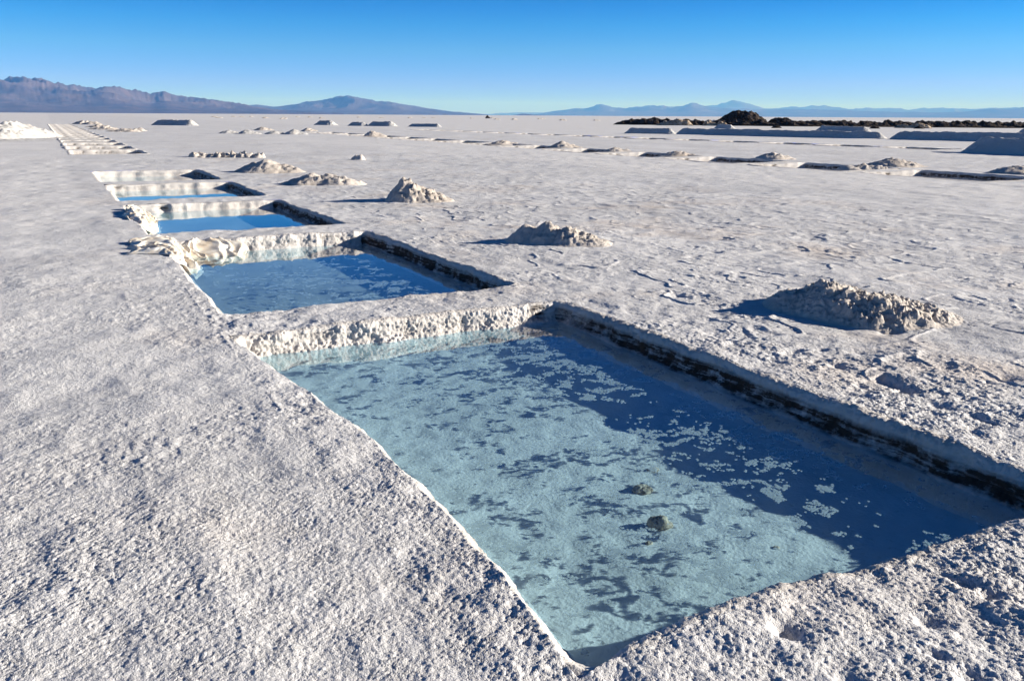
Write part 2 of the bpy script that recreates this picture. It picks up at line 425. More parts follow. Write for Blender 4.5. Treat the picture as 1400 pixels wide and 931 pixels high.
# ------------------------------------------------------------------ pits
WZ = -.165        # brine level
def basin_mesh(P, res, seed, bow=None, sk=.26, farmud=1.0, depth=.34, lump=1.0, center=None, dry=False):
    u0, u1, v0, v1 = P
    rc = .08 if bow else .13
    # outline, counter-clockwise, as (point, outward normal, which wall)
    pts = []; nor = []; wall = []
    def seg(p, q, n, w):
        L = math.hypot(q[0] - p[0], q[1] - p[1]); k = max(2, int(L / res))
        for i in range(k):
            t = i / k; pts.append((p[0] + (q[0] - p[0]) * t, p[1] + (q[1] - p[1]) * t)); nor.append(n); wall.append(w)
    def arc(c, a0, w):
        k = max(3, int(rc * 1.57 / res))
        for i in range(k):
            a = R(a0 + 90 * i / k); pts.append((c[0] + rc * math.cos(a), c[1] + rc * math.sin(a))); nor.append((math.cos(a), math.sin(a))); wall.append(w)
    seg((u0 + rc, v0), (u1 - rc, v0), (0, -1), 0); arc((u1 - rc, v0 + rc), -90, 1)
    seg((u1, v0 + rc), (u1, v1 - rc), (1, 0), 1); arc((u1 - rc, v1 - rc), 0, 1)
    seg((u1 - rc, v1), (u0 + rc, v1), (0, 1), 2); arc((u0 + rc, v1 - rc), 90, 2)
    seg((u0, v1 - rc), (u0, v0 + rc), (-1, 0), 3); arc((u0 + rc, v0 + rc), 180, 3)
    pts = np.array(pts); nor = np.array(nor); wall = np.array(wall)
    pts = pts + nor * wav(pts[:, 0], pts[:, 1], seed)[:, None]
    if bow:
        a = np.clip((u1 - pts[:, 0]) / (u1 - u0), 0, 1)
        pts[:, 0] += a * bow[0](pts[:, 1]) + (1 - a) * bow[1](pts[:, 1])
        b = np.clip((v1 - pts[:, 1]) / (v1 - v0), 0, 1); pts[:, 1] += b * bow[2](pts[:, 0])
    # cross-section: inset from the outline and height
    key = [(-sk, -.03), (-sk * .75, -.012), (-sk * .5, -.001), (-sk * .3, .003) if sk > .2 else (-.06, -.001), (-.038, -.003), (-.014, -.015), (.002, -.034), (.010, -.08), (.016, -.125),
           (.040, -.150), (.075, -.172), (.090, -.20), (.095, -.26), (.10, -depth)]
    if dry: key = [(-.30, -.045), (-.22, -.02), (-.13, .012), (-.07, .026), (-.03, .02), (-.008, .0), (.01, -.05), (.03, -.15), (.06, -.28), (.08, -depth)]
    key = np.array(key); L = np.concatenate([[0], np.cumsum(np.hypot(*np.diff(key, axis=0).T))])
    k = max(len(key) + 2, int(L[-1] / res)); t = np.linspace(0, L[-1], k)
    ins = np.interp(t, L, key[:, 0]); zz = np.interp(t, L, key[:, 1])
    tg = np.gradient(np.stack([ins, zz], -1), axis=0); tg /= np.linalg.norm(tg, axis=1)[:, None]
    pn = np.stack([-tg[:, 1], tg[:, 0]], -1)              # (inward, up) normal of the profile
    n = len(pts)
    X = pts[None, :, 0] - nor[None, :, 0] * ins[:, None]; Y = pts[None, :, 1] - nor[None, :, 1] * ins[:, None]
    gz = G(X.ravel(), Y.ravel(), max(res * .8, .0065)).reshape(X.shape)
    gw = np.interp(ins, [-.3, -.01, .004, .02], [1, 1, .6, 0])[:, None]
    low = .020 * n2(X * .31, Y * .31, 1) + .012 * n2(X * 1.07, Y * 1.07, 2)
    Zb = zz[:, None] + gz * gw + low * (1 - gw) * np.interp(zz, [-.2, -.1], [0, 1])[:, None]
    if dry: Zb = Zb * 1.0
    Zb = Zb - (wall == 3)[None, :] * np.interp(ins, [-.10, -.04, 0, .012], [0, .020, .040, 0])[:, None]
    amp = np.interp(ins, [-sk, -sk * .5, -.03, 0], [0, .0, .22, 1])[:, None] * np.interp(zz, [-.28, -.19, -.15], [.25, .35, 1])[:, None]
    wl = np.choose(wall, [.55, 1.25, 1.25, .5]) * lump
    amp = amp * wl[None, :]
    zs = Zb * .8
    wx_ = .03 * n3(X * 9, Y * 9, Zb * 9, seed + 15)
    d = .026 * n3(X * 5.1, Y * 5.1, zs * 5, seed + 2) + .013 * n3((X + wx_) * 11, Y * 11, (zs + wx_) * 11, seed + 3)
    if res < .1: d = d + .006 * n3((X + wx_) * 27, Y * 27, (Zb - wx_) * 27, seed + 4)
    if res < .03: d = d + .009 * n3(X * 55, Y * 55, Zb * 45, seed + 5) + .006 * n3(X * 110, Y * 110, Zb * 100, seed + 6)
    # hollows broken out of the sunny far side
    pock = np.clip(n3(X * 4, Y * 4, Zb * 3, seed + 8) - .45, 0, 1) * (wall == 2)[None, :] * np.interp(zz, [-.16, -.12, -.03, .01], [0, 1, 1, 0])[:, None]
    d = d * amp - .10 * pock * lump
    Xd = X - nor[None, :, 0] * pn[:, 0][:, None] * d; Yd = Y - nor[None, :, 1] * pn[:, 0][:, None] * d; Zd = Zb + pn[:, 1][:, None] * d
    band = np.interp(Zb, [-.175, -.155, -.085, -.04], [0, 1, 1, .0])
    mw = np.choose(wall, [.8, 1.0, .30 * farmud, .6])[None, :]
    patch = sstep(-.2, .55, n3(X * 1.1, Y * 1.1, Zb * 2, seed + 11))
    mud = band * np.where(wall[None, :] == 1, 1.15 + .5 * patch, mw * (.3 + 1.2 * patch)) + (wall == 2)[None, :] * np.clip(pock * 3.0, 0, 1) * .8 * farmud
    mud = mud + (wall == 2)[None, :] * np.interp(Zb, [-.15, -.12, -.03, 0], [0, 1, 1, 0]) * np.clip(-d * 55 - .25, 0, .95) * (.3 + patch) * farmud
    c = center or (0, 0)
    vts = np.stack([Xd - c[0], Yd - c[1], Zd], -1).reshape(-1, 3)
    return mesh_np('crust_wall', vts, grid_quads(n, k, True), attrs={'mud': np.clip(mud, 0, 1.6)})

def floor_mesh(P, step, z, center, seed=0, amp=.012):
    u0, u1, v0, v1 = P[0] - .25, P[1] + .25, P[2] - .25, P[3] + .25
    a = np.linspace(u0, u1, max(4, int((u1 - u0) / step))); b = np.linspace(v0, v1, max(4, int((v1 - v0) / step)))
    A, B = np.meshgrid(a, b)
    zf = z + amp * fbm2(A * 2.1, B * 2.1, seed + 50, 4) + amp * .4 * n2(A * 17, B * 17, seed + 51)
    return mesh_np('floor', np.stack([A - center[0], B - center[1], zf], -1).reshape(-1, 3), grid_quads(len(a), len(b)))

def water_mesh(P, center):
    u0, u1, v0, v1 = P[0] - .02, P[1] + .03, P[2] - .02, P[3] + .03
    c = center
    return mesh_np('water', [(u0 - c[0], v0 - c[1], WZ), (u1 - c[0], v0 - c[1], WZ), (u1 - c[0], v1 - c[1], WZ), (u0 - c[0], v1 - c[1], WZ)], [(0, 1, 2, 3)], smooth=False)

NEAR_LABEL = [
    'largest, nearest blue brine pool with two brown lumps on its floor',
    'second nearest blue pool, with a crumpled pale sheet in its far corner',
    'third pool from the camera, deep blue water with a crumpled sheet on its left rim',
    'fourth pool from the camera, thin strip of pale water between salt berms',
    'fifth and farthest of the water filled pools, beside a smooth salt road']
for i, P in enumerate(pools):
    c = ((P[0] + P[1]) / 2, (P[2] + P[3]) / 2)
    root = empty('brine_pool', (c[0], c[1], 0)); tag(root, NEAR_LABEL[i], 'pool', 'brine pools in the left row')
    res = [.008, .016, .03, .045, .06][i]
    obj('crust_wall', basin_mesh(P, res, 100 + 20 * i, (P1_left, P1_right, P1_near) if i == 0 else None, center=c, sk=SKIRT[i], farmud=[1.1, .9, .35, .3, .3][i], lump=[1.0, 1.1, 1.2, 1.3, 1.4][i]), M_WALL, root)
    obj('floor', floor_mesh(P, [.03, .06, .1, .2, .2][i], -.295, c, i), M_FLOOR if i == 0 else M_SILT, root)
    obj('water', water_mesh((P[0], P[1] + .1, P[2], P[3]) if i == 0 else P, c), M_WATER, root)

def copy_tree(o, parent=None):
    c = o.copy(); COL.objects.link(c); c.parent = parent
    for ch in list(o.children): copy_tree(ch, c)
    return c

ORD = 'first second third fourth fifth sixth seventh eighth ninth tenth eleventh twelfth thirteenth fourteenth fifteenth sixteenth seventeenth eighteenth nineteenth twentieth'.split()
def pit_row(P0, rows, labels, group, res, seed, depth):
    c = ((P0[0] + P0[1]) / 2, (P0[2] + P0[3]) / 2)
    root = empty('salt_pit', (c[0], c[1], 0))
    obj('crust_wall', basin_mesh(P0, res, seed, center=c, dry=True, depth=depth + .15, lump=1.4), M_WALL, root)
    obj('floor', floor_mesh(P0, .25, -depth, c, seed), M_FLOOR, root)
    for k, (P, lab) in enumerate(zip(rows, labels)):
        o = root if k == 0 else copy_tree(root)
        o.location = ((P[0] + P[1]) / 2, (P[2] + P[3]) / 2, 0)
        tag(o, lab, 'pit', group)
pit_row(far_left[0], far_left, ['%s dry pit beyond the blue pools in the row running to the far left' % ORD[i] for i in range(20)], 'dry pits running to the far left', .09, 300, .42)
pit_row(row_a[0], row_a, ['%s shaded slit of a pit from the right in the nearer middle row' % ORD[i] for i in range(14)], 'pits of the nearer middle row', .1, 400, .42)
pit_row(row_b[0], row_b, ['%s thin dark pit from the right in the row before the long ridges' % ORD[i] for i in range(15)], 'pits of the farther row', .12, 500, .36)

# salt flakes just under the brine's surface
def flakes(P, step, seed, thr, name, label):
    a = np.arange(P[0] + .15, P[1] - .12, step); b = np.arange(P[2] + .2, P[3] - .15, step)
    A, B = np.meshgrid(a, b)
    wx = .03 * n2(A * 14, B * 14, seed + 3); wy = .03 * n2(A * 14, B * 14, seed + 4)
    big = n2((A + wx) * 9, (B + wy) * 12, seed) * .62 + .5 * n2((A + wx) * 23, (B + wy) * 27, seed + 1) + .35 * n2(A * 60, B * 60, seed + 2)
    reg = .40 * fbm2(A * .9, B * .9, seed + 5, 2) + .16 * sstep(P[0], P[1] - .6, A) - .1
    rng = np.random.default_rng(seed)
    m = ((big + reg) > thr) & (rng.random(A.shape) < sstep(thr - .05, thr + .5, big + reg) * .6 + .35)
    idx = np.argwhere(m)
    if not len(idx): return
    x = A[m]; y = B[m]; n = len(x); hs = step * .5
    z = WZ - .012 + 0 * x
    v = np.stack([np.stack([x + sx * hs, y + sy * hs, z + dz], -1) for dz in (0, -.004) for sx, sy in ((-1, -1), (1, -1), (1, 1), (-1, 1))], 1).reshape(-1, 3)
    o8 = (np.arange(n) * 8)[:, None]
    q = np.concatenate([o8 + np.array(f)[None, :] for f in ((0, 1, 2, 3), (7, 6, 5, 4), (0, 4, 5, 1), (1, 5, 6, 2), (2, 6, 7, 3), (3, 7, 4, 0))])
    tag(obj(name, mesh_np(name, v, q, smooth=False), M_FLAKE), label, 'salt flakes', kind='stuff')
flakes((1.3, 3.97, 1.98, 6.6), .008, 900, .36, 'salt_flakes', 'pale salt flakes floating in the nearest pool')
flakes(pools[1], .016, 950, .50, 'salt_flakes', 'pale salt flakes floating in the second nearest pool')

# ------------------------------------------------------------------ lumps lying in the near pool
def lump(x, y, z, r, sq, seed, label, mat=M_LUMP):
    n, k = 40, 24
    th = np.linspace(0, 2 * math.pi, n, endpoint=False); ph = np.linspace(-.5, 1, k) * math.pi / 2
    T, Pp = np.meshgrid(th, ph)
    X = np.cos(T) * np.cos(Pp); Y = np.sin(T) * np.cos(Pp); Zz = np.sin(Pp)
    d = 1 + .22 * n3(X * 1.6 + seed, Y * 1.6, Zz * 1.6, seed) + .09 * n3(X * 4 + seed, Y * 4, Zz * 4, seed + 1) + .08 * n3(X * 9, Y * 9, Zz * 9, seed + 2)
    v = np.stack([X * d * r, Y * d * r * .8, Zz * d * r * sq], -1).reshape(-1, 3)
    tag(obj('salt_lump', mesh_np('salt_lump', v, grid_quads(n, k, True)), mat, loc=(x, y, z)), label, 'lump', 'lumps on the floor of the near pool')
lump(2.43, 3.04, -.285, .060, .85, 3, 'rounded brown lump standing in the near pool, paler on top')
lump(2.60, 3.42, -.288, .058, .35, 5, 'flat dark lump in the near pool behind the rounded one')
lump(2.82, 3.62, -.293, .04, .2, 8, 'low tan lump farthest back in the near pool')
lump(2.28, 2.93, -.292, .018, .5, 9, 'small dark lump left of the rounded lump in the near pool')
lump(2.78, 2.62, -.292, .017, .5, 11, 'tiny dark lump near the front shadow of the near pool')

# ------------------------------------------------------------------ heaps
CR = np.array([math.cos(R(YAW)), -math.sin(R(YAW))]); CF = np.array([math.sin(R(YAW)), math.cos(R(YAW))])
def heap(name, cx, cy, bumps, half, step, seed, label, cat='salt heap', group=None, mat=None, clod=.07, cell=9.0, dirt=None, depth_half=None):
    """bumps: (along, across, height, r_along, r_across, power); 'along' runs at right angles to the view of the flat, 'across' away"""
    depth_half = depth_half or half
    a = np.arange(-half, half + step / 2, step); b = np.arange(-depth_half, depth_half + step / 2, step)
    A, B = np.meshgrid(a, b)
    wx = .05 * half * n2(A * 2.2 / half, B * 2.2 / half, seed); wy = .05 * half * n2(A * 2.2 / half + 9, B * 2.2 / half, seed + 1)
    e = np.zeros(A.shape)
    for x, y, hh, rx, ry, pw, *lf in bumps:
        q = np.sqrt(((A + wx - x) / np.where(A + wx < x, rx * (lf[0] if lf else 1.0), rx)) ** 2 + ((B + wy - y) / ry) ** 2)
        e = np.maximum(e, hh * np.clip(1 - q, 0, 1) ** pw) + .15 * np.minimum(e, hh * np.clip(1 - q, 0, 1) ** pw)
    X = cx + A * CR[0] + B * CF[0]; Y = cy + A * CR[1] + B * CF[1]
    hm = max(k[2] for k in bumps)
    m = np.clip(e / (hm * .28), 0, 1) * (.45 + .55 * sstep(bumps[0][0] - .25 * half, bumps[0][0] + .3 * half, A))
    d, k = worley(X * cell + .4 * n2(X * cell * 2, Y * cell * 2, seed + 2), Y * cell, seed + 3)
    d2, k2 = worley(X * cell * 2.3, Y * cell * 2.3, seed + 5)
    d3, k3 = worley(X * cell * 5.1, Y * cell * 5.1, seed + 15)
    z = e + m * (clod * (k - .4) * np.clip(1.25 - d * 1.5, 0, 1) + clod * .8 * (k2 - .35) * np.clip(1.25 - d2 * 1.5, 0, 1) + clod * .45 * (k3 - .3) * np.clip(1.2 - d3 * 1.4, 0, 1) + clod * .2 * n2(X * cell * 9, Y * cell * 9, seed + 7))
    # scattered crumbs round the foot
    foot = np.clip(1 - np.hypot(A / half, B / depth_half), 0, 1) ** .7
    z += foot * (1 - m) * clod * .55 * (np.clip(k2 - .55, 0, 1) * np.clip(1 - d2 * 1.3, 0, 1) * 1.3 + np.clip(k3 - .5, 0, 1) * np.clip(1 - d3 * 1.3, 0, 1) * .8)
    gz = G(X.ravel(), Y.ravel(), np.full(X.size, max(step, .03))).reshape(X.shape)
    edge = np.maximum(np.abs(A) / half, np.abs(B) / depth_half)
    r = np.hypot(A / half, B / depth_half)
    z = gz + z - .006 - .06 * sstep(.75, 1.0, r) - .03 * (e <= 0) * sstep(.35, .9, r)
    # clods lean out sideways a little
    jx = m * clod * .35 * n2(X * cell * 1.7, Y * cell * 1.7, seed + 9); jy = m * clod * .35 * n2(X * cell * 1.7, Y * cell * 1.7, seed + 10)
    v = np.stack([X + jx - cx, Y + jy - cy, z], -1).reshape(-1, 3)
    qd = grid_quads(len(a), len(b)); keep = (r.ravel()[qd].min(1) < 1.0); qd = qd[keep]
    used = np.zeros(len(v), bool); used[qd.ravel()] = True; rm = np.cumsum(used) - 1
    o = obj(name, mesh_np(name, v[used], rm[qd]), mat or M_HEAP, loc=(cx, cy, 0))
    return tag(o, label, cat, group)

HG = 'salt heaps beside the blue pools'
heap('salt_heap', 6.06, 4.98, [(-.28, .22, .225, .60, .50, 1.0, .62), (-.14, .02, .20, .60, .42, 1.0, .62), (.02, -.20, .17, .58, .34, 1.0, .62), (.32, -.06, .12, .52, .40, 1.0, .7), (.20, .16, .14, .52, .40, 1.0, .7), (-.5, .34, .14, .5, .42, 1.0, .6)], 1.0, .0125, 41,
     'broad clumpy salt heap nearest the camera, right of the largest pool', group=HG, clod=.065, cell=11)
heap('salt_heap', 5.75, 9.75, [(-.12, .10, .26, .42, .40, 1.0, .65), (-.36, .18, .22, .4, .36, 1.0, .7), (.16, -.08, .22, .50, .34, 1.0, .6), (.42, -.14, .12, .45, .30, 1.0)], .95, .02, 52,
     'twin-topped low salt heap right of the second blue pool', group=HG, clod=.055, cell=11)
heap('salt_heap', 6.2, 16.1, [(-.12, .0, .39, .62, .5, .85, .62), (.25, -.05, .22, .70, .42, .95), (-.02, -.12, .32, .5, .42, .9, .6)], 1.05, .028, 63,
     'tall pointed salt heap with a long thin shadow, middle of the row', group=HG, clod=.10, cell=9)
heap('salt_heap', 5.75, 20.9, [(-.25, .0, .24, .6, .5, .75), (.25, .0, .22, .75, .5, .8), (.6, -.05, .15, .5, .4, .9), (-.6, .0, .12, .5, .4, 1)], 1.35, .04, 74,
     'wide flat crumbly salt heap behind the pointed one', group=HG, clod=.075, cell=7)
heap('salt_heap', 5.5, 26.1, [(.05, .0, .33, .75, .7, .9), (-.35, .1, .24, .6, .6, .9), (.5, .0, .2, .8, .5, 1)], 1.5, .05, 85,
     'peaked salt heap beside the fifth blue pool', group=HG, clod=.08, cell=7)
heap('salt_clod', 10.25, 32.2, [(.0, 0, .17, .24, .2, .7), (.16, 0, .2, .18, .2, .6)], .5, .03, 96, 'small lone salt clod standing on the open flat behind the heaps', 'clod', clod=.06, cell=8)
heap('salt_rubble', 6.1, 35.7, [(x * .3 - 1.2, _r.uniform(-.12, .12), _r.uniform(.09, .17), .26, .28, .6) for x in range(9)], 1.7, .045, 107,
     'long low line of salt rubble behind the row of heaps', 'rubble', clod=.15, cell=4.5, depth_half=.6)
RA = 'salt heaps along the nearer middle row'
for k, (x, y, hh, w, lab) in enumerate([
        (26.4, 16.6, .38, 1.5, 'salt heap cut by the right edge of the photo above the nearest slit'),
        (25.9, 20.8, .42, 1.5, 'dark domed salt heap beside the two nearest slits'),
        (26.1, 26.8, .42, 1.2, 'pointed salt heap with a bright right side in the middle row'),
        (24.4, 30.8, .26, 1.0, 'little flat salt heap at the end of the fourth slit from the right'),
        (24.1, 35.2, .28, 1.0, 'little round salt heap above the fourth slit from the right'),
        (24.2, 40.3, .46, 1.3, 'taller dark salt heap left of the little ones in the middle row'),
        (24.0, 47.0, .28, 1.2, 'low crumbly salt heap in the left half of the middle row'),
        (22.9, 67.6, .62, 1.3, 'dark leaning clod heap above the left end of the middle row'),
        (22.6, 86.4, .55, 1.3, 'tiny dark heap second from the left end of the middle row'),
        (19.6, 93, .5, 1.5, 'tiny dark heap at the left end of the middle row')]):
    hh *= .62
    heap('salt_heap', x, y, [(0, 0, hh, w * .55, w * .6, .75), (.3 * w, 0, hh * .55, w * .6, w * .4, .9)], w, .06, 120 + k * 7, lab, group=RA, clod=.08, cell=5)
heap('salt_rubble', 23.6, 20.1, [(-.4, 0, .14, .4, .4, .7), (.1, .1, .16, .35, .4, .7), (.5, 0, .12, .4, .4, .7)], 1.0, .05, 201, 'crumbled salt spill between the two nearest slits', 'rubble', clod=.08, cell=6)

# ------------------------------------------------------------------ long ridges of piled salt
def ridge(p, q, hh, seed, label, group='long salt ridges', wob=.06, slope=1.35, mat=None, step=None, rough=.05, name='salt_ridge', cat='salt ridge', ends=None):
    """a windrow of salt with its crest from p to q"""
    p = np.array(p, float); q = np.array(q, float); L = np.linalg.norm(q - p); d = (q - p) / L; nrm = np.array([d[1], -d[0]])
    w = hh * slope; step = step or max(.06, hh * .09)
    a = np.arange(-w - .1, L + w + .1, step); b = np.arange(-w * 1.25, w * 1.25 + step, step * .8)
    A, B = np.meshgrid(a, b)
    end = np.maximum(0, np.maximum(-A, A - L))
    q_ = np.hypot(end, B + .12 * w * n2(A * .35 / hh * .7, 0 * A, seed))
    hv = hh * (1 + wob * n2(A * .8, 0 * A, seed + 1) + wob * .6 * n2(A * 2.7, 0 * A, seed + 2))
    z = np.clip(hv * (1.12 - q_ / w * 1.12), -.1, hv)
    z = np.minimum(z, hv * .97 + .03 * n2(A * 4, B * 4, seed + 3))
    msk = np.clip(z / (hh * .2), 0, 1)
    z += msk * hh * rough * (fbm2(A * 2.2 / hh, B * 2.2 / hh, seed + 4, 4) + .5 * n2(A * 7 / hh, B * 7 / hh, seed + 8))
    gul = np.clip(1 - end / (.05 * w + .01), 0, 1)
    z -= (1 - gul) * msk * hh * .10 * np.abs(n2(A * 3 / hh, B * 3 / hh, seed + 6))
    X = p[0] + A * d[0] + B * nrm[0]; Y = p[1] + A * d[1] + B * nrm[1]
    c = (p + q) / 2
    v = np.stack([X - c[0], Y - c[1], z - .03], -1).reshape(-1, 3)
    o = obj(name, mesh_np(name, v, grid_quads(len(a), len(b))), mat or M_PILE, loc=(c[0], c[1], 0))
    return tag(o, label, cat, group)
ridge((40.9, 27.6), (42.6, 8.0), .76, 501, 'nearest and tallest blue-shaded salt ridge at the right edge')
ridge((59.3, 47.0), (61.5, 36.6), .68, 512, 'salt ridge with a bright broken right end behind the nearest ridge')
ridge((53.7, 66.8), (58.5, 48.6), .60, 523, 'longest salt ridge, stretching across the right side of the middle ground')
ridge((50.7, 71.2), (53.2, 68.4), .57, 534, 'short salt ridge at the left end of the long one')
ridge((70.0, 43.5), (72.0, 34.0), 1.15, 545, 'tall salt ridge cut by the right edge, behind the nearest one')
ridge((84.0, 78.0), (86.2, 73.6), .66, 549, 'short flat salt ridge with a bright right end before the dark bank')
ridge((85.0, 98.0), (85.8, 96.6), .62, 553, 'small pale salt pile before the dark mound')
MG = 'salt piles far out in the middle'
ridge((14.2, 136.0), (17.8, 131.0), .80, 561, 'far dark topped salt pile left of centre', MG, slope=1.5)
ridge((38.0, 137.0), (39.0, 135.0), .75, 572, 'far pale salt pile, leftmost of the central group', MG, slope=1.6)
ridge((40.6, 128.5), (41.6, 127.0), .62, 583, 'far blue-shaded salt pile, second from left in the central group', MG, slope=1.5)
ridge((43.2, 126.5), (44.8, 123.5), .72, 594, 'far blue-shaded salt pile, tallest in the central group', MG, slope=1.5)
ridge((46.6, 119.5), (48.8, 115.5), .46, 605, 'far low salt pile, rightmost of the central group', MG, slope=1.5)
for k, (x, y, hh, lab) in enumerate([(13.6, 78.5, .28, 'low salt pile, leftmost of the four near the middle row'), (15.0, 77.2, .36, 'rounded salt pile, second of the four near the middle row'),
                                     (16.9, 75.5, .27, 'flat salt pile, third of the four near the middle row'), (18.3, 74.6, .42, 'pointed salt pile with bright foot, last of the four near the middle row')]):
    heap('salt_heap', x, y, [(0, 0, hh, .8, .8, .8), (.5, 0, hh * .6, .8, .6, .9)], 1.5, .08, 640 + k * 9, lab, group='four salt piles before the middle row', clod=.1, cell=3, mat=M_PILE)
heap('salt_heap', -7.9, 66, [(4.9, 4, 1.05, 1.9, 5, .85, 1.2), (2.4, 3, .75, 2.8, 6, .8), (0, 1, .7, 4.5, 7, .6), (-4, 0, .65, 5, 8, .6), (-9, 1, .65, 5, 8, .6)], 14, .12, 701,
     'large bright white salt heap at the far left edge', clod=.34, cell=1.5, mat=M_PILE, depth_half=13)

# ------------------------------------------------------------------ dark earth bank far right
def dark_bank(pts, half, seed, name, label, cat, mat, hs, group=None, step=.22):
    P = np.array(pts, float); seg = np.hypot(*np.diff(P, axis=0).T); L = np.concatenate([[0], np.cumsum(seg)])
    a = np.arange(-half, L[-1] + half, step); b = np.arange(-half, half + step, step)
    A, B = np.meshgrid(a, b)
    cx = np.interp(A, L, P[:, 0]); cy = np.interp(A, L, P[:, 1])
    d = (P[-1] - P[0]) / np.linalg.norm(P[-1] - P[0]); nr = np.array([d[1], -d[0]])
    end = np.maximum(0, np.maximum(-A, A - L[-1]))
    env = np.interp(A / L[-1], [k[0] for k in hs], [k[1] for k in hs])
    q = np.hypot(end, B) / half
    e = env * np.clip(1.15 - q * 1.15, 0, 1) ** .7
    dd, kk = worley(A / 1.3, B / 1.3, seed); d2, k2 = worley(A / .6, B / .6, seed + 4)
    m = np.clip(e / .6, 0, 1)
    z = e + m * (.75 * (kk - .4) * np.clip(1.1 - dd, 0, 1) + .45 * (k2 - .4) * np.clip(1.1 - d2, 0, 1)) - .08
    c = P.mean(0)
    X = cx + end * np.where(A < 0, -1, 1) * d[0] + B * nr[0] - c[0]; Y = cy + end * np.where(A < 0, -1, 1) * d[1] + B * nr[1] - c[1]
    o = obj(name, mesh_np(name, np.stack([X, Y, z], -1).reshape(-1, 3), grid_quads(len(a), len(b)), smooth=False), mat, loc=(c[0], c[1], 0))
    return tag(o, label, cat, group)
dark_bank([(112, 132), (121, 118.5), (150, 95), (190, 55)], 3.2, 31, 'earth_bank', 'long low bank of dark brown earth on the right horizon', 'earth bank', M_EARTH, [(0, .75), (.3, .85), (.6, .9), (1, .95)])
dark_bank([(101.0, 143.5), (111, 133)], 2.8, 33, 'earth_bank', 'left end of the dark earth bank, dotted with pale rubble', 'earth bank', M_EARTH, [(0, .8), (.35, 1.2), (.6, .85), (1, .75)])
dark_bank([(134.5, 149.5), (136.0, 147.6)], 4.6, 35, 'earth_mound', 'dark brown mound of earth rising above the bank', 'mound', M_EARTH, [(0, 3.0), (1, 2.8)])
dark_bank([(138.5, 141), (139.5, 140)], 2.6, 37, 'earth_mound', 'smaller dark mound at the right foot of the tall one', 'mound', M_EARTH, [(0, 1.5), (1, 1.5)])
TG = 'tan rubble patches before the dark bank'
dark_bank([(101.5, 132.5), (104.5, 129.5)], 1.3, 41, 'rubble_heap', 'tan rubble spilling from the left part of the dark bank', 'rubble', M_TAN, [(0, .7), (.5, 1.1), (1, .8)], TG, .2)
dark_bank([(107.6, 127.0), (109.5, 125.0)], 1.2, 43, 'rubble_heap', 'pale tan rubble just left of the dark mound', 'rubble', M_TAN, [(0, .9), (1, .5)], TG, .2)
dark_bank([(122.5, 97.5), (125.2, 94.8)], 1.0, 45, 'rubble_heap', 'pale rubble spilled before the right part of the dark bank', 'rubble', M_TAN, [(0, .5), (.5, .8), (1, .5)], TG, .2)
for k, (u_, v_) in enumerate([(95, 108), (98, 100), (106, 95), (110, 92), (118, 90.5)]):
    heap('earth_clod', u_, v_, [(0, 0, .45, .8, .8, .7)], .9, .1, 760 + k, 'small dark clod on the salt before the dark bank', 'clod', 'dark clods before the earth bank', M_EARTH, clod=.15, cell=2)

# ------------------------------------------------------------------ specks far out on the flat
def ground_at(px, py):
    x = (px - 700) / FPX; y = -(py - 465.5) / FPX
    c, s = math.cos(R(ROLL)), math.sin(R(ROLL)); x, y = c * x - s * y, s * x + c * y
    f = math.cos(R(PITCH)) + y * math.sin(R(PITCH)); zz = -math.sin(R(PITCH)) + y * math.cos(R(PITCH))
    t = HC / -zz
    return CR * x * t + CF * f * t
_r2 = random.Random(12)
for k in range(30):
    az = R(_r2.uniform(8, 44)); dist = _r2.uniform(300, 520)
    s_ = _r2.uniform(.35, .6)
    heap('salt_heap', dist * math.sin(az), dist * math.cos(az), [(0, 0, 1.0 * s_, 1.5 * s_, 1.5, .7), (.8, 0, .6 * s_, 1.2, 1.2, .8)], 2.2, .3, 800 + k,
         'tiny far salt heap in the dotted line along the horizon', group='specks along the horizon', clod=.25, cell=1.2)
heap('earth_mound', 205, 418, [(0, 0, 1.5, 1.0, 1.0, .6), (.8, 0, .8, 1.0, 1.0, .7)], 2.2, .2, 871, 'lone dark speck of a mound on the horizon at mid photo', 'mound', mat=M_EARTH, clod=.5, cell=.8)
for k, (a, b, hh) in enumerate([(4.6, 148, .55), (5.6, 143, .42), (5.0, 100, .28), (6.0, 88, .25), (6.8, 90, .25), (5.2, 116, .3)]):
    heap('salt_heap', a, b, [(0, 0, hh, .9, .9, .7), (.8, 0, hh * .7, .8, .8, .8), (-.8, .1, hh * .6, .8, .8, .8)], 2.0, .09, 880 + k, 'little dark heap beside the dry pits at far left, number %s from the camera' % ORD[[5, 4, 2, 0, 1, 3][k]], 'salt heap', 'heaps by the far left pits', clod=.18, cell=2.2)

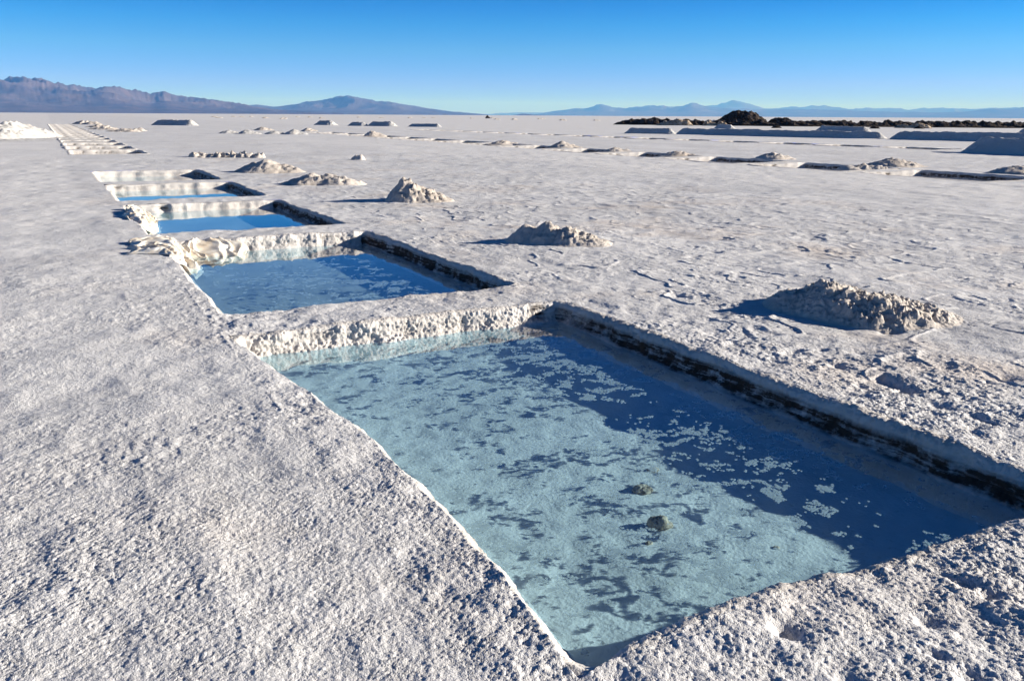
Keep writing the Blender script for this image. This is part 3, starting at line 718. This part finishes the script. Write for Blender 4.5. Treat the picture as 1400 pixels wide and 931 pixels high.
# ------------------------------------------------------------------ crumpled sheets hanging into the pools
def sheet(path, width_dir, width, n, k, seed, label, amp=.07):
    """path: list of (u,v,z) from the dry edge down to the water; swept along width_dir and crumpled"""
    P = np.array(path, float); seg = np.linalg.norm(np.diff(P, axis=0), axis=1); L = np.concatenate([[0], np.cumsum(seg)])
    t = np.linspace(0, L[-1], k); base = np.stack([np.interp(t, L, P[:, i]) for i in range(3)], -1)
    s = np.linspace(-.5, .5, n)
    wd = np.array(width_dir, float)
    S_, T_ = np.meshgrid(s, t)
    taper = .65 + .35 * np.sin(np.clip(T_ / L[-1], 0, 1) * math.pi * .9 + .3)
    X = base[:, 0][:, None] + wd[0] * S_ * width * taper; Y = base[:, 1][:, None] + wd[1] * S_ * width * taper; Zz = base[:, 2][:, None] + 0 * S_
    a = S_ * width; b = T_
    w = .12 * n2(a * 6, b * 6, seed)
    r1 = 1 - np.abs(n2(a * 7 + w * 5, b * 2.4 + a * 2.5, seed + 1)) * 1.7
    r2 = 1 - np.abs(n2(a * 11 - b * 5 + w * 8, b * 9, seed + 2)) * 1.6
    d = amp * (r1 + .35 * r2 + .06 * n2(a * 30, b * 30, seed + 3)) 
    edge = np.clip(np.minimum(.5 - np.abs(S_), .08) / .08, 0, 1) * .8 + .2
    d = d * edge
    X = X + d * .55; Y = Y - d * .45; Zz = Zz + d * .75
    X += .05 * n2(b * 5, a * 5, seed + 6); Y += .05 * n2(b * 5 + 4, a * 5, seed + 7)
    v = np.stack([X, Y, Zz], -1).reshape(-1, 3); c = v.mean(0); c[2] = 0
    o = obj('plastic_sheet', mesh_np('plastic_sheet', v - c, grid_quads(n, k)), M_SHEET, loc=c)
    so = o.modifiers.new('thick', 'SOLIDIFY'); so.thickness = .006
    return tag(o, label, 'sheet', 'crumpled sheets hanging into the pools')
sheet([(.72, 11.75, .0), (1.02, 11.7, .02), (1.16, 11.6, .01), (1.25, 11.45, -.07), (1.36, 11.2, -.17), (1.42, 11.1, -.26)], (.12, 1.0), 1.5, 90, 80, 11, 'crumpled cream plastic sheet draped over the left rim of the second pool')
sheet([(1.75, 12.12, .0), (1.75, 12.0, -.05), (1.78, 11.9, -.12), (1.8, 11.75, -.18), (1.8, 11.65, -.22)], (1.0, .05), .9, 70, 40, 17, 'flat pale sheet bunched along the foot of the berm behind the second pool', .045)
sheet([(.98, 16.0, .02), (1.06, 15.9, .02), (1.20, 15.7, -.05), (1.33, 15.5, -.17), (1.40, 15.4, -.26)], (.1, 1.0), 2.2, 80, 50, 23, 'smaller stained sheet hanging over the left rim of the third pool', .075)

# ------------------------------------------------------------------ mountains
def pix_dir(px, py):
    x = (px - 700) / FPX; y = -(py - 465.5) / FPX
    c, s = math.cos(R(ROLL)), math.sin(R(ROLL)); x, y = c * x - s * y, s * x + c * y
    f = math.cos(R(PITCH)) + y * math.sin(R(PITCH)); zz = -math.sin(R(PITCH)) + y * math.cos(R(PITCH))
    return R(YAW) + math.atan2(x, f), zz / math.hypot(x, f)
def mountains(ridge_pts, D, width, seed, label, na=520, nr=90, fan=.12, freq=1.0, relief=1.0):
    az, tn = np.array([pix_dir(*k) for k in ridge_pts]).T
    A = np.linspace(az[0], az[-1], na); env = np.maximum(np.interp(A, az, tn), 0) * D
    ker = np.ones(5) / 5; env = np.convolve(np.pad(env, 2, mode='edge'), ker, 'valid')
    r = np.linspace(0, 1, nr)
    RR, AA = np.meshgrid(r, A, indexing='ij')
    rad = D - .55 * width + RR * width
    X = rad * np.sin(AA); Y = rad * np.cos(AA)
    f = freq / 1000.0
    prof = np.interp(RR, [0, .16, .34, .55, .75, 1.0], [0, fan * .5, fan + .30, 1.0, .7, 0])
    w = 500 * n2(X * f * .5, Y * f * .5, seed + 40)
    rid = 0; a = 1.0; fx, fy = (X + .8 * Y) * f * .85 + w * f * .9, (Y - .8 * X) * f * .75 + w * f * .5; tot = 0
    for k in range(6):
        rid = rid + a * (1 - 2 * np.abs(n2(fx, fy, seed + k))); tot += a
        fx, fy, a = fx * 2.05 + 5, fy * 2.05 - 3, a * .53
    rid = rid / tot * relief
    body = sstep(.10, .5, RR)
    z = prof + body * .66 * (rid - .1) * np.clip(prof + .1, 0, 1)
    z = np.maximum(z, .0)
    sl = (rad - (D - .55 * width)) / width
    # make the skyline follow the photographed ridge
    ang = z / rad; mx = ang.max(0)
    ker = np.ones(25) / 25; mx = np.convolve(np.pad(mx, 12, mode='edge'), ker, 'valid')
    z = z / (mx[None, :] * D) * env[None, :]
    z[0] = -3; z[-1] = -3
    v = np.stack([X, Y, z], -1).reshape(-1, 3)
    o = obj('hills', mesh_np('hills', v, grid_quads(na, nr)), M_MTN)
    tag(o, label, 'mountains', kind='structure')
mountains([(-420, 128), (-300, 116), (-150, 112), (-60, 108), (0, 107), (30, 105), (55, 108), (75, 113), (110, 118), (124, 120), (155, 118), (178, 122), (205, 128), (224, 125), (245, 131), (290, 136),
           (330, 142), (350, 146), (380, 150), (420, 152), (470, 154.5)], 12500, 6500, 61, 'brown mountain range on the left horizon', na=700)
mountains([(230, 154), (290, 149), (335, 145), (352, 143.5), (375, 146), (400, 143.5), (420, 139), (440, 137), (458, 133), (474, 131), (490, 133), (512, 138), (530, 139), (560, 144), (590, 149), (612, 152), (640, 154.5), (668, 157)], 17500, 7500, 72,
          'domed blue-brown mountain left of centre', na=420, freq=.7)
mountains([(725, 158), (745, 154), (765, 151), (790, 148), (805, 148), (821, 143), (840, 147), (860, 147.5), (890, 144), (910, 146.5), (928, 145), (946, 140.5), (962, 145), (985, 148), (1020, 149), (1050, 150), (1080, 149), (1120, 150), (1160, 151), (1200, 153), (1250, 153.5), (1300, 154),
           (1335, 151), (1365, 148.5), (1400, 148), (1480, 146), (1600, 150), (1750, 146)], 30000, 9000, 83, 'blue mountain chain on the right horizon', na=520, freq=.5)
mountains([(930, 152), (960, 147), (985, 142), (1003, 137), (1022, 141.5), (1045, 148.5), (1070, 148), (1090, 146), (1112, 144.5), (1135, 145.5), (1160, 149.5), (1185, 147.5), (1240, 149), (1290, 148), (1330, 149), (1400, 147), (1500, 150), (1600, 152)], 40000, 9000, 94,
          'palest and farthest peaks behind the right chain', na=360, freq=.4)
mountains([(640, 158), (700, 154), (745, 154), (790, 150), (830, 150), (870, 156)], 42000, 8000, 99, 'faint pale hills at the centre of the horizon', na=160, freq=.4)
mountains([(655, 159.5), (680, 157.5), (700, 158), (715, 155.5), (735, 157.5), (770, 160)], 15000, 3000, 105, 'low dark hills at the centre of the horizon', na=160, freq=.9)

# ------------------------------------------------------------------ air
def haze_box(s, z0, z1):
    v = [(x, y, z) for z in (z0, z1) for x, y in ((-s, -s), (s, -s), (s, s), (-s, s))]
    me = mesh_np('haze', v, [(3, 2, 1, 0), (4, 5, 6, 7), (0, 1, 5, 4), (1, 2, 6, 5), (2, 3, 7, 6), (3, 0, 4, 7)], smooth=False)
    m = bpy.data.materials.new('air'); m.use_nodes = True; nt = m.node_tree; nt.nodes.clear()
    out = N(nt, 'ShaderNodeOutputMaterial'); vo = N(nt, 'ShaderNodeVolumePrincipled')
    vo.inputs['Density'].default_value = HAZE_D; vo.inputs['Color'].default_value = (*HAZE_C, 1); vo.inputs['Anisotropy'].default_value = 0; vo.inputs['Absorption Color'].default_value = (1, 1, 1, 1)
    nt.links.new(vo.outputs[0], out.inputs['Volume'])
    tag(obj('haze', me, m), 'thin blue air over the salt flat', 'haze', kind='stuff')
HAZE_D = 5.5e-5; HAZE_C = (.13, .37, 1.0)
haze_box(58000, -3.5, 900)

# ------------------------------------------------------------------ light
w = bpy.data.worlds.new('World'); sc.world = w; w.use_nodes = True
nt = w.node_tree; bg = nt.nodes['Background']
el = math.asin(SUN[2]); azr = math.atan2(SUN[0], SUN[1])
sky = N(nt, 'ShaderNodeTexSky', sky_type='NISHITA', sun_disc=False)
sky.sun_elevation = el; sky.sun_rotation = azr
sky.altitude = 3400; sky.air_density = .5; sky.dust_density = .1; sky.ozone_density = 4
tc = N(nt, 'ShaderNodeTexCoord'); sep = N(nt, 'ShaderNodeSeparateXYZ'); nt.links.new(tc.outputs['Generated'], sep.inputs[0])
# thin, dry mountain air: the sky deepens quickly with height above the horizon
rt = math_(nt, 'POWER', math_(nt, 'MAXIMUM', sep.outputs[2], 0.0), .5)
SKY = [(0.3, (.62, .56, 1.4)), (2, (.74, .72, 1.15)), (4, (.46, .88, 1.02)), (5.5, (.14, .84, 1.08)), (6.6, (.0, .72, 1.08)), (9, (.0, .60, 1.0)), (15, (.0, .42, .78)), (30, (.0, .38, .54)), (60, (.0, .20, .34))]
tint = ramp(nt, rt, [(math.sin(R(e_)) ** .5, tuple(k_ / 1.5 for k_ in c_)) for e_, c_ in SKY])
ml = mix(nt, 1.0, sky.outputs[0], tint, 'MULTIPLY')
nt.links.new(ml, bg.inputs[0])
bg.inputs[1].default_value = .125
sl = bpy.data.lights.new('sun', 'SUN'); sl.energy = 5.0; sl.angle = R(.53); sl.color = (1, .955, .90)
so = bpy.data.objects.new('sun', sl); COL.objects.link(so); so.location = (20, -8, 12)
so.rotation_euler = Vector(-SUN).to_track_quat('-Z', 'Y').to_euler()

# ------------------------------------------------------------------ camera
cd = bpy.data.cameras.new('camera'); cd.sensor_width = 36; cd.lens = FPX / 1400 * 36; cd.clip_start = .05; cd.clip_end = 200000
co = bpy.data.objects.new('camera', cd); COL.objects.link(co)
rot = Matrix.Rotation(R(-YAW), 3, 'Z') @ Matrix.Rotation(R(90 - PITCH), 3, 'X') @ Matrix.Rotation(R(ROLL), 3, 'Z')
co.matrix_world = Matrix.Translation((0, 0, HC)) @ rot.to_4x4()
sc.camera = co

sc.view_settings.view_transform = 'Standard'; sc.view_settings.look = 'None'
sc.view_settings.exposure = 1.1; sc.view_settings.gamma = 1
sc.cycles.max_bounces = 8; sc.cycles.transparent_max_bounces = 16; sc.cycles.volume_bounces = 0
sc.cycles.caustics_reflective = False; sc.cycles.caustics_refractive = False
sc.cycles.use_denoising = True
